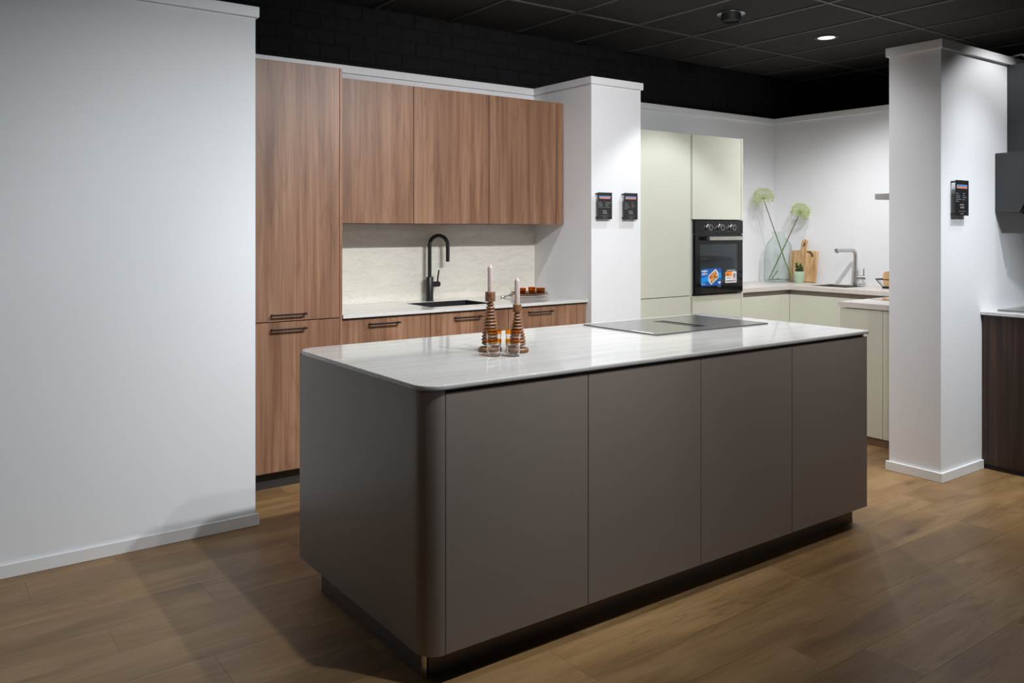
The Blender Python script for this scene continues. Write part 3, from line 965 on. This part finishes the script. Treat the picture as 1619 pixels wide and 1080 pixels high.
text('IMPORTANT', 0.019, (sw(1187, 0)[0], SY, sw(0, 312)[1]), 'white', t)
text('beko', 0.022, (5.397, SY, 0.986), 'greyprint', t, name='badge')

# rear worktop (L plus peninsula) in one piece
YC = 4.532
XC = 6.372
m = MB()
zt0, zt1 = 0.914, 0.950
SX0, SX1, SY0, SY1 = 6.52, 6.86, 4.07, 4.44
m.box(5.724, XC, YC, 5.128, zt0, zt1)
m.slab_hole(XC, 6.953, 3.336, 5.128, zt0, zt1, SX0, SX1, SY0, SY1)
m.box(5.236, 6.953, 2.718, 3.336, zt0, zt1)
o = m.build('rear_worktop', 'rearstone', origin=(6.3, 4, 0.914))
tag(o, 'speckled pale worktop running around the rear sage kitchen', 'worktop')
sink('rear_sink', SX0 + .004, SX1 - .004, SY0 + .004, SY1 - .004, 0.9485, 0.17, 'steel', 'steel sink let into the speckled rear worktop')

def base_unit(label, body, doors, plinth, grip):
    x0, x1, y0, y1 = body
    t = thing('base_cabinet', ((x0 + x1) / 2, (y0 + y1) / 2, 0), label, 'cabinet')
    bx('carcass', 'dark_gap' if False else 'cream', x0, x1, y0, y1, 0.10, 0.70, t)
    bx('plinth', 'brownplinth', *plinth, 0, 0.10, t)
    bx('grip_profile', 'grip', *grip, 0.862, 0.912, t)
    for d in doors:
        bx('door', 'cream', *d, 0.102, 0.872, t)
    return t
base_unit('pale sage base cabinet under the glass vase, beside the oven', (5.726, 6.33, YC + 0.036, 5.12),
          [(5.728, 6.262, YC + 0.010, YC + 0.030), (6.266, XC + 0.0095, YC + 0.010, YC + 0.030)], (5.726, 6.40, YC + 0.07, YC + 0.09), (5.726, XC + 0.052, YC + 0.035, YC + 0.050))
base_unit('pale sage base cabinet with wide door under the steel rear sink', (XC + 0.036, 6.94, 3.95, 4.505),
          [(XC + 0.010, XC + 0.030, 3.952, 4.541)], (XC + 0.07, XC + 0.09, 3.95, 4.52), (XC + 0.035, XC + 0.050, 3.95, YC + 0.034))
base_unit('pale sage base cabinet below the wire basket, by the peninsula', (XC + 0.036, 6.94, 3.345, 3.946),
          [(XC + 0.010, XC + 0.030, 3.345, 3.949)], (XC + 0.07, XC + 0.09, 3.345, 3.948), (XC + 0.035, XC + 0.050, 3.345, 3.948))
t = thing('peninsula_cabinet', (5.8, 3.0, 0), 'pale sage peninsula cabinet half hidden behind the right white partition', 'cabinet')
bx('carcass', 'cream', 5.262, 6.94, 2.722, 3.30, 0.055, 0.912, t)
bx('plinth', 'brownplinth', 5.256, 6.90, 2.73, 3.27, 0, 0.054, t)
bx('end_panel', 'cream', 5.243, 5.261, 3.012, 3.322, 0.055, 0.908, t)
bx('end_panel', 'cream', 5.243, 5.261, 2.720, 3.009, 0.055, 0.908, t)

# slim extractor on the back of the partition
t = thing('slim_extractor', (5.95, 3.0, 1.66), 'slim grey steel extractor with a light, over the peninsula behind the partition', 'extractor')
bx('housing', 'greyhousing', 5.557, 6.457, 2.718, 3.25, 1.662, 1.704, t)
MB().lathe((5.63, 3.14, 1.6565), [(0, 0), (0.03, 0), (0.03, 0.0052), (0, 0.0052)], 20).build('lamp', 'lampglow', t)
MB().lathe((6.38, 3.14, 1.6565), [(0, 0), (0.03, 0), (0.03, 0.0052), (0, 0.0052)], 20).build('lamp', 'lampglow', t)

# steel tap
tx, ty = 6.868, 4.20
t = thing('kitchen_tap', (tx, ty, 0.95), 'brushed steel angular tap behind the rear sink', 'tap')
MB().lathe((tx, ty, 0.95), [(0.024, 0), (0.024, 0.132), (0.022, 0.134), (0, 0.134)], 24).build('tap_body', 'steel', t, True)
p = [(tx, ty, 1.08), (tx, ty, 1.2)] + [(tx - 0.05 + 0.05 * math.cos(math.radians(a)), ty, 1.22 + 0.045 * math.sin(math.radians(a))) for a in range(0, 91, 10)] + [(tx - 0.2, ty, 1.266), (tx - 0.30, ty, 1.267)]
MB().tube(p, 0.0165, 16).build('spout', 'steel', t, True)
MB().lathe((tx - 0.282, ty, 1.243), [(0.011, 0), (0.011, 0.012), (0, 0.012)], 16).build('nozzle', 'steel', t, True)
MB().tube([(tx + 0.005, ty - 0.012, 1.02), (tx + 0.03, ty - 0.078, 1.02)], 0.019, 18).build('valve', 'steel', t, True)
MB().tube([(tx + 0.025, ty - 0.064, 1.03), (tx + 0.025, ty - 0.066, 1.10)], 0.006, 10).build('lever', 'steel', t, True)

# ------------------------------------------------------------------ vase with flowers
vx, vy, vz = 6.732, 4.912, 0.9503
t = thing('glass_vase', (vx, vy, vz), 'large green-tinted glass bottle vase on the rear worktop corner', 'vase')
outer = [(0.124, 0.0), (0.137, 0.006), (0.138, 0.02), (0.135, 0.10), (0.131, 0.20), (0.126, 0.29), (0.116, 0.345), (0.098, 0.382), (0.072, 0.407), (0.058, 0.425), (0.054, 0.445), (0.055, 0.468), (0.064, 0.477)]
prof = [(0, 0.0)] + outer
inner = [(max(r - 0.004, 0.01), h + 0.0015) for r, h in reversed(outer[2:])]
inner[0] = (0.060, 0.480)
prof += inner + [(0.130, 0.012), (0.08, 0.026), (0, 0.034)]
MB().lathe((vx, vy, vz), prof, 48).build('vase_glass', 'greenglass', t, True)

def flower(label, foot, head, r, seed, face):
    """allium umbel: stem, rays and small florets on a dome around the stem tip"""
    rnd = random.Random(seed)
    f, h = Vector(foot), Vector(head)
    t = thing('allium_flower', foot, label, 'flower', None)
    p = [f.lerp(h, i / 12) for i in range(13)]
    MB().tube(p[:8], 0.0052, 8).build('stem', 'stem', t, True)
    MB().tube(p[7:], 0.0048, 8, 0.004).build('upper_stem', 'stembrown', t, True)
    ax = (h - f).normalized()
    rays, fl = MB(), MB()
    n = 190
    for i in range(n):
        # fibonacci sphere; the part around the stem is left open
        zz = 1 - 2 * (i + 0.5) / n
        a = i * 2.399963
        d = Vector((math.sqrt(1 - zz * zz) * math.cos(a), math.sqrt(1 - zz * zz) * math.sin(a), zz))
        if d.dot(ax) < -0.55:
            continue
        rr = r * rnd.uniform(0.86, 1.03)
        e = h + d * rr
        rays.tube([h + d * 0.004, h + d * rr * 0.55 + Vector((0, 0, 0.002)), e], 0.0006, 3)
        for q in range(5):
            o = Vector((rnd.gauss(0, 1), rnd.gauss(0, 1), rnd.gauss(0, 1))) * 0.0055
            fl.sphere(e + o, rnd.uniform(0.0022, 0.0042), 1)
    MB().sphere(h, 0.007, 1).build('stem_tip', 'stembrown', t)
    a = rays.build('flower_rays', 'floret', t)
    a['kind'] = 'stuff'
    a = fl.build('florets', 'floret', t)
    a['kind'] = 'stuff'
flower('tall pale green allium leaning left out of the vase', (6.815, 4.83, vz + 0.035), (6.570, 4.965, 1.745), 0.100, 3, 0)
flower('shorter pale green allium leaning right out of the vase', (6.665, 4.965, vz + 0.035), (6.838, 4.748, 1.613), 0.086, 5, 0)
o = MB().tube([(6.665, 4.935, vz + 0.034), (6.685, 4.915, vz + 0.075), (6.70, 4.90, vz + 0.11)], 0.005, 8).build('cut_stem', 'stem', origin=(6.665, 4.935, vz + 0.034))
tag(o, 'short cut green stem standing inside the glass vase', 'stem')

# ------------------------------------------------------------------ chopping board leaning on the wall
t = thing('chopping_board', (6.90, 4.75, 0.951), 'rustic wooden chopping board with handle leaning on the rear wall', 'chopping board')
rnd = random.Random(4)
pts = [(-0.150, 0.0), (0.146, 0.0), (0.150, 0.10), (0.147, 0.20), (0.151, 0.292), (0.05, 0.298)] + arc(0.05, 0.325, 0.027, 270, 180, 5) + [(0.023, 0.355)] + arc(0.0, 0.378, 0.027, 0, 180, 10) + [(-0.024, 0.345)] + arc(-0.05, 0.325, 0.027, 0, -90, 5) + [(-0.150, 0.296), (-0.147, 0.15)]
# local board: x across, y up -> world: x across = -Y, up = Z leaning to +X
lean = math.radians(7)
Rm = Matrix(((0, math.sin(lean), -math.cos(lean), 6.897), (-1, 0, 0, 4.765), (0, math.cos(lean), math.sin(lean), 0.9535), (0, 0, 0, 1)))
MB().prism(pts, 0, 0.018, 0.003, Rm).build('board', 'boardwood', t)
m = MB()
m.tube([Rm @ Vector(p) for p in ((-0.004, 0.375, 0.019), (0.012, 0.352, 0.021), (-0.008, 0.335, 0.021), (0.004, 0.362, 0.021))], 0.003, 8)
m.build('leather_loop', 'tree_hole', t, True)
m = MB()
m.tube([Rm @ Vector(p) for p in ((0.04, 0.285, 0.0178), (0.075, 0.280, 0.0178), (0.098, 0.262, 0.0178), (0.102, 0.238, 0.0178))], 0.006, 8, 0.009)
m.build('knot', 'tree_hole', t, True)

# succulent in a mint pot
px, py = 6.735, 4.690
t = thing('potted_succulent', (px, py, 0.9503), 'small succulent in a mint green pot in front of the chopping board', 'plant')
MB().lathe((px, py, 0.9503), [(0, 0), (0.042, 0), (0.043, 0.002), (0.049, 0.108), (0.048, 0.110), (0.045, 0.108), (0.044, 0.095), (0, 0.095)], 32).build('pot', 'greenpot', t, True)
MB().lathe((px, py, 0.9503), [(0, 0.0952), (0.043, 0.0952), (0.035, 0.101), (0, 0.104)], 20).build('soil', 'soil', t, True)
rnd = random.Random(11)
for q, (ax, ay, hh) in enumerate(((-0.024, 0.010, 0.085), (0.012, -0.012, 0.08), (0.004, 0.022, 0.055), (0.028, -0.02, 0.045))):
    m = MB()
    m.tube([(px + ax * .5, py + ay * .5, 1.048), (px + ax, py + ay, 1.052 + hh)], 0.004, 6)
    for k in range(int(hh / 0.0085)):
        a = k * 2.4
        zz = 1.055 + k * 0.0085
        f = (zz - 1.048) / (hh + .004)
        cx, cy = px + ax * (.5 + .5 * f), py + ay * (.5 + .5 * f)
        rr = 0.013 * (1.15 - 0.4 * f)
        m.sphere((cx + rr * math.cos(a), cy + rr * math.sin(a), zz), 0.0085, 1, (1, 1, 0.75))
        m.sphere((cx - rr * math.cos(a), cy - rr * math.sin(a), zz + .003), 0.0085, 1, (1, 1, 0.75))
    m.build('succulent_stem', 'leaf', t, True)
    MB().sphere((px + ax, py + ay, 1.056 + hh), 0.011, 1).build('bud', 'bud', t, True)

# wire basket with wooden board
bx0, by0 = 6.77, 3.76
t = thing('wire_basket', (bx0, by0, 0.9503), 'black wire basket on the rear worktop, cut off by the partition', 'basket')
MB().prism([(bx0 + a, by0 + b) for a, b in rrect(-0.075, 0.075, -0.10, 0.10, 0.02, 4)], 0.9503, 0.967, 0.003).build('base_tray', 'black_metal', t)
m = MB()
rim = [(bx0 + a, by0 + b, 1.028) for a, b in rrect(-0.11, 0.11, -0.14, 0.14, 0.03, 5)]
m.tube(rim + [rim[0], rim[1]], 0.0045, 8)
low = rrect(-0.073, 0.073, -0.098, 0.098, 0.02, 5)
hig = rrect(-0.11, 0.11, -0.14, 0.14, 0.03, 5)
for i in range(0, len(low), 2):
    m.tube([(bx0 + low[i][0], by0 + low[i][1], 0.964), (bx0 + hig[i][0], by0 + hig[i][1], 1.028)], 0.0018, 6)
for f in (-0.5, 0, 0.5):
    m.tube([(bx0 - 0.073, by0 + f * 0.14, 0.964), (bx0 - 0.11, by0 + f * 0.2, 1.028)], 0.0018, 6)
    m.tube([(bx0 + 0.073, by0 + f * 0.14, 0.964), (bx0 + 0.11, by0 + f * 0.2, 1.028)], 0.0018, 6)
m.build('wire_rim', 'black_metal', t, True)
Rb = Matrix(((0, 0, 1, bx0 - 0.058), (-1, 0, 0, by0 + 0.034), (0, 1, 0, 0.9675), (0, 0, 0, 1)))
o = MB().prism(rrect(-0.06, 0.06, 0, 0.128, 0.035, 5), 0, 0.016, 0.002, Rb).build('wooden_board', 'boardwood', origin=(bx0 - .05, by0 + .034, 0.9675))
tag(o, 'small rounded wooden board standing in the black wire basket', 'board')

# knives on the peninsula
def knife(x, y, a, ln, label):
    t = thing('kitchen_knife', (x, y, 0.9503), label, 'knife')
    R = Matrix.Translation((x, y, 0.9503)) @ Matrix.Rotation(a, 4, 'Z')
    MB().prism([(0, 0), (0.03, -0.022), (ln, -0.026), (ln, 0.003)], 0.004, 0.007, 0, R).build('blade', 'steel', t)
    MB().prism([(ln, -0.020), (ln + 0.11, -0.022), (ln + 0.125, -0.012), (ln + 0.11, 0.004), (ln, 0.002)], 0.0, 0.016, 0.003, R).build('handle', 'boardwood', t)
knife(5.575, 3.305, math.radians(-86), 0.105, 'kitchen knife with wooden handle lying on the peninsula, nearest its end')
knife(5.70, 3.275, math.radians(-84), 0.06, 'smaller kitchen knife with wooden handle lying behind the other')

# ================================================================== RIGHT DARK WOOD KITCHEN
t = thing('dark_base_cabinet', (5.8, 2.1, 0), 'dark wood base cabinet at the right edge of the photo', 'cabinet')
bx('side_panel', 'darkwood', 5.291, 5.309, 1.78, 2.402, 0.028, 0.932, t)
bx('carcass', 'dark_gap', 5.310, 6.49, 1.80, 2.40, 0.10, 0.931, t)
bx('plinth', 'black_matte', 5.300, 6.49, 1.84, 2.39, 0, 0.10, t, bev=0)
for k in range(2):
    bx('door', 'darkwood', 5.311 + .59 * k, 5.898 + .59 * k, 1.779, 1.799, 0.102, 0.928, t)
o = bx('dark_kitchen_worktop', 'stone', 5.272, 6.5, 1.755, 2.403, 0.933, 0.953, bev=0.002)
tag(o, 'pale stone worktop on the dark wood cabinet', 'worktop')
o = bx('glass_hob', 'hobglass', 5.405, 5.985, 1.86, 2.365, 0.9535, 0.9595, bev=0.001)
tag(o, 'black glass hob under the dark angled extractor hood', 'hob')
t = thing('extractor_hood', (5.764, 2.3, 1.55), 'dark grey angled extractor hood with chimney on the right partition', 'extractor')
def side(pts, x0, x1, bev=0.001):
    # outline in (y, z), extruded along x
    return MB().prism(pts, x0, x1, bev, Matrix(((0, 0, 1, 0), (1, 0, 0, 0), (0, 1, 0, 0), (0, 0, 0, 1))), 1)
side([(2.403, 1.557), (2.262, 1.555), (2.09, 1.922), (2.403, 1.922)], 5.464, 6.064).build('hood_body', 'anthracite', t)
side([(2.257, 1.549), (2.249, 1.546), (2.066, 1.930), (2.074, 1.934)], 5.470, 6.058).build('glass_panel', 'black_glass', t)
bx('chimney', 'anthracite', 5.627, 5.901, 2.13, 2.403, 1.922, 2.487, t)
MB().lathe((5.680, 2.31, 2.4872), [(0, 0), (0.006, 0), (0.005, 0.003), (0, 0.004)], 10).build('screw', 'chrome', t)
m = MB().tube([(5.700, 2.30, 2.49), (5.700, 2.31, 2.53), (5.695, 2.345, 2.556), (5.69, 2.40, 2.549), (5.68, 2.5, 2.546)], 0.006, 8)
o = m.build('power_cable', 'whitecable', None, True, origin=(5.7, 2.35, 2.54))
tag(o, 'white power cable looped over the partition trim above the hood', 'cable')

# ================================================================== SIGNS
def sign(x0, x1, z0, z1, yw, label, rows, extra):
    t = thing('acrylic_sign', ((x0 + x1) / 2, yw, z0), label, 'sign')
    yf = yw - 0.028
    bx('acrylic_plate', 'acrylic', x0, x1, yf, yf + 0.006, z0, z1, t, bev=0.0004)
    bx('black_print', 'signblack', x0 + 0.0015, x1 - 0.0005, yf - 0.0006, yf - 0.0001, z0 + 0.001, z1 - 0.001, t, bev=0)
    w, h = x1 - x0, z1 - z0
    for u in (0.055, 0.925):
        for v in (0.055, 0.945):
            MB().lathe((x0 + w * u, yw - 0.0005, z0 + h * v), [(0.0055, 0), (0.0055, 0.0215), (0, 0.0215)], 12, 'y').build('standoff', 'black_metal', t, True)
            MB().lathe((x0 + w * u, yf - 0.0008, z0 + h * v), [(0.006, 0), (0.005, 0.003), (0, 0.0035)], 12, 'y').build('screw_cap', 'black_metal', t, True)
    def strip(name, mat, rects, yy):
        m = MB()
        for a, b, c, d in rects:
            m.box(x0 + w * a, x0 + w * c, yy - 0.0003, yy, z1 - h * d, z1 - h * b)
        return m.build(name, mat, t)
    y1 = yf - 0.0007
    strip('logo_panel', 'white', [(0.13, 0.135, 0.87, 0.235)], y1)
    strip('logo_blue', 'signblue', [(0.15, 0.142, 0.85, 0.182)], y1 - 0.0004)
    strip('logo_orange', 'signorange', [(0.14, 0.188, 0.86, 0.230)], y1 - 0.0004)
    def words(a, b, v, hh):
        out = []
        x = a
        rr = random.Random(int(v * 1000) + int(a * 100))
        while x < b:
            l = rr.uniform(0.012, 0.03)
            out.append((x, v, min(b, x + l), v + hh))
            x += l + 0.006
        return out
    prt = []
    for (a, b, v) in rows:
        prt += words(a, b, v, 0.016)
    prt += words(0.34, 0.64, 0.672, 0.034) + words(0.36, 0.66, 0.742, 0.02) + words(0.36, 0.66, 0.77, 0.02)
    s = strip('printed_text', 'lightprint', prt, y1)
    s['kind'] = 'stuff'
    s = strip('small_print', 'greyprint', words(0.24, 0.78, 0.868, 0.012) + words(0.38, 0.62, 0.93, 0.022), y1)
    s['kind'] = 'stuff'
rows = [(.05, .26, .365), (.05, .36, .425), (.05, .33, .478), (.05, .43, .54), (.52, .97, .37), (.52, .86, .43), (.52, .72, .48), (.52, .85, .54)]
sign(3.988, 4.128, 1.523, 1.716, 4.457, 'black acrylic sign on the white pier, left of the two', rows, 0)
rows2 = [(.05, .25, .365), (.05, .34, .425), (.05, .34, .478), (.05, .44, .535), (.02, .26, .59), (.54, .72, .37), (.54, .72, .43), (.54, .82, .48), (.54, .70, .54)]
sign(4.245, 4.385, 1.523, 1.718, 4.457, 'black acrylic sign on the white pier, right of the two', rows2, 0)
sign(4.905, 5.065, 1.530, 1.738, 2.403, 'black acrylic sign on the thick right partition, near the hood', rows2, 0)

# ================================================================== CEILING FITTINGS
t = thing('recessed_downlight', (5.92, 3.87, ZC), 'lit round recessed downlight in the black ceiling', 'ceiling light')
MB().lathe((5.92, 3.87, ZC - 0.004), [(0.066, 0.004), (0.092, 0.006), (0.094, 0.002), (0.090, 0.0), (0.066, 0.001), (0.066, 0.004)], 36, cap=False).build('ring', 'tbar', t, True)
MB().lathe((5.92, 3.87, ZC - 0.002), [(0.0, 0.003), (0.066, 0.003), (0.066, 0.0), (0, 0.0)], 30).build('reflector', 'lampglow', t, True)
t = thing('cylinder_spotlight', (4.72, 3.84, ZC), 'black cylinder spotlight with pale ring in the ceiling', 'ceiling light')
MB().lathe((4.72, 3.84, ZC - 0.005), [(0.0, 0.005), (0.098, 0.005), (0.098, 0.001), (0.094, 0.0), (0.0, 0.0)], 36).build('ring', 'steel', t, True)
MB().lathe((4.72, 3.84, ZC - 0.056), [(0.0, 0.012), (0.060, 0.012), (0.064, 0.0), (0.068, 0.0), (0.070, 0.003), (0.070, 0.0508), (0.0, 0.0508)], 32).build('cylinder', 'black_matte', t, True)
MB().lathe((4.72, 3.84, ZC - 0.066), [(0, 0), (0.003, 0.0), (0.003, 0.02), (0, 0.02)], 8).build('pin', 'black_matte', t)
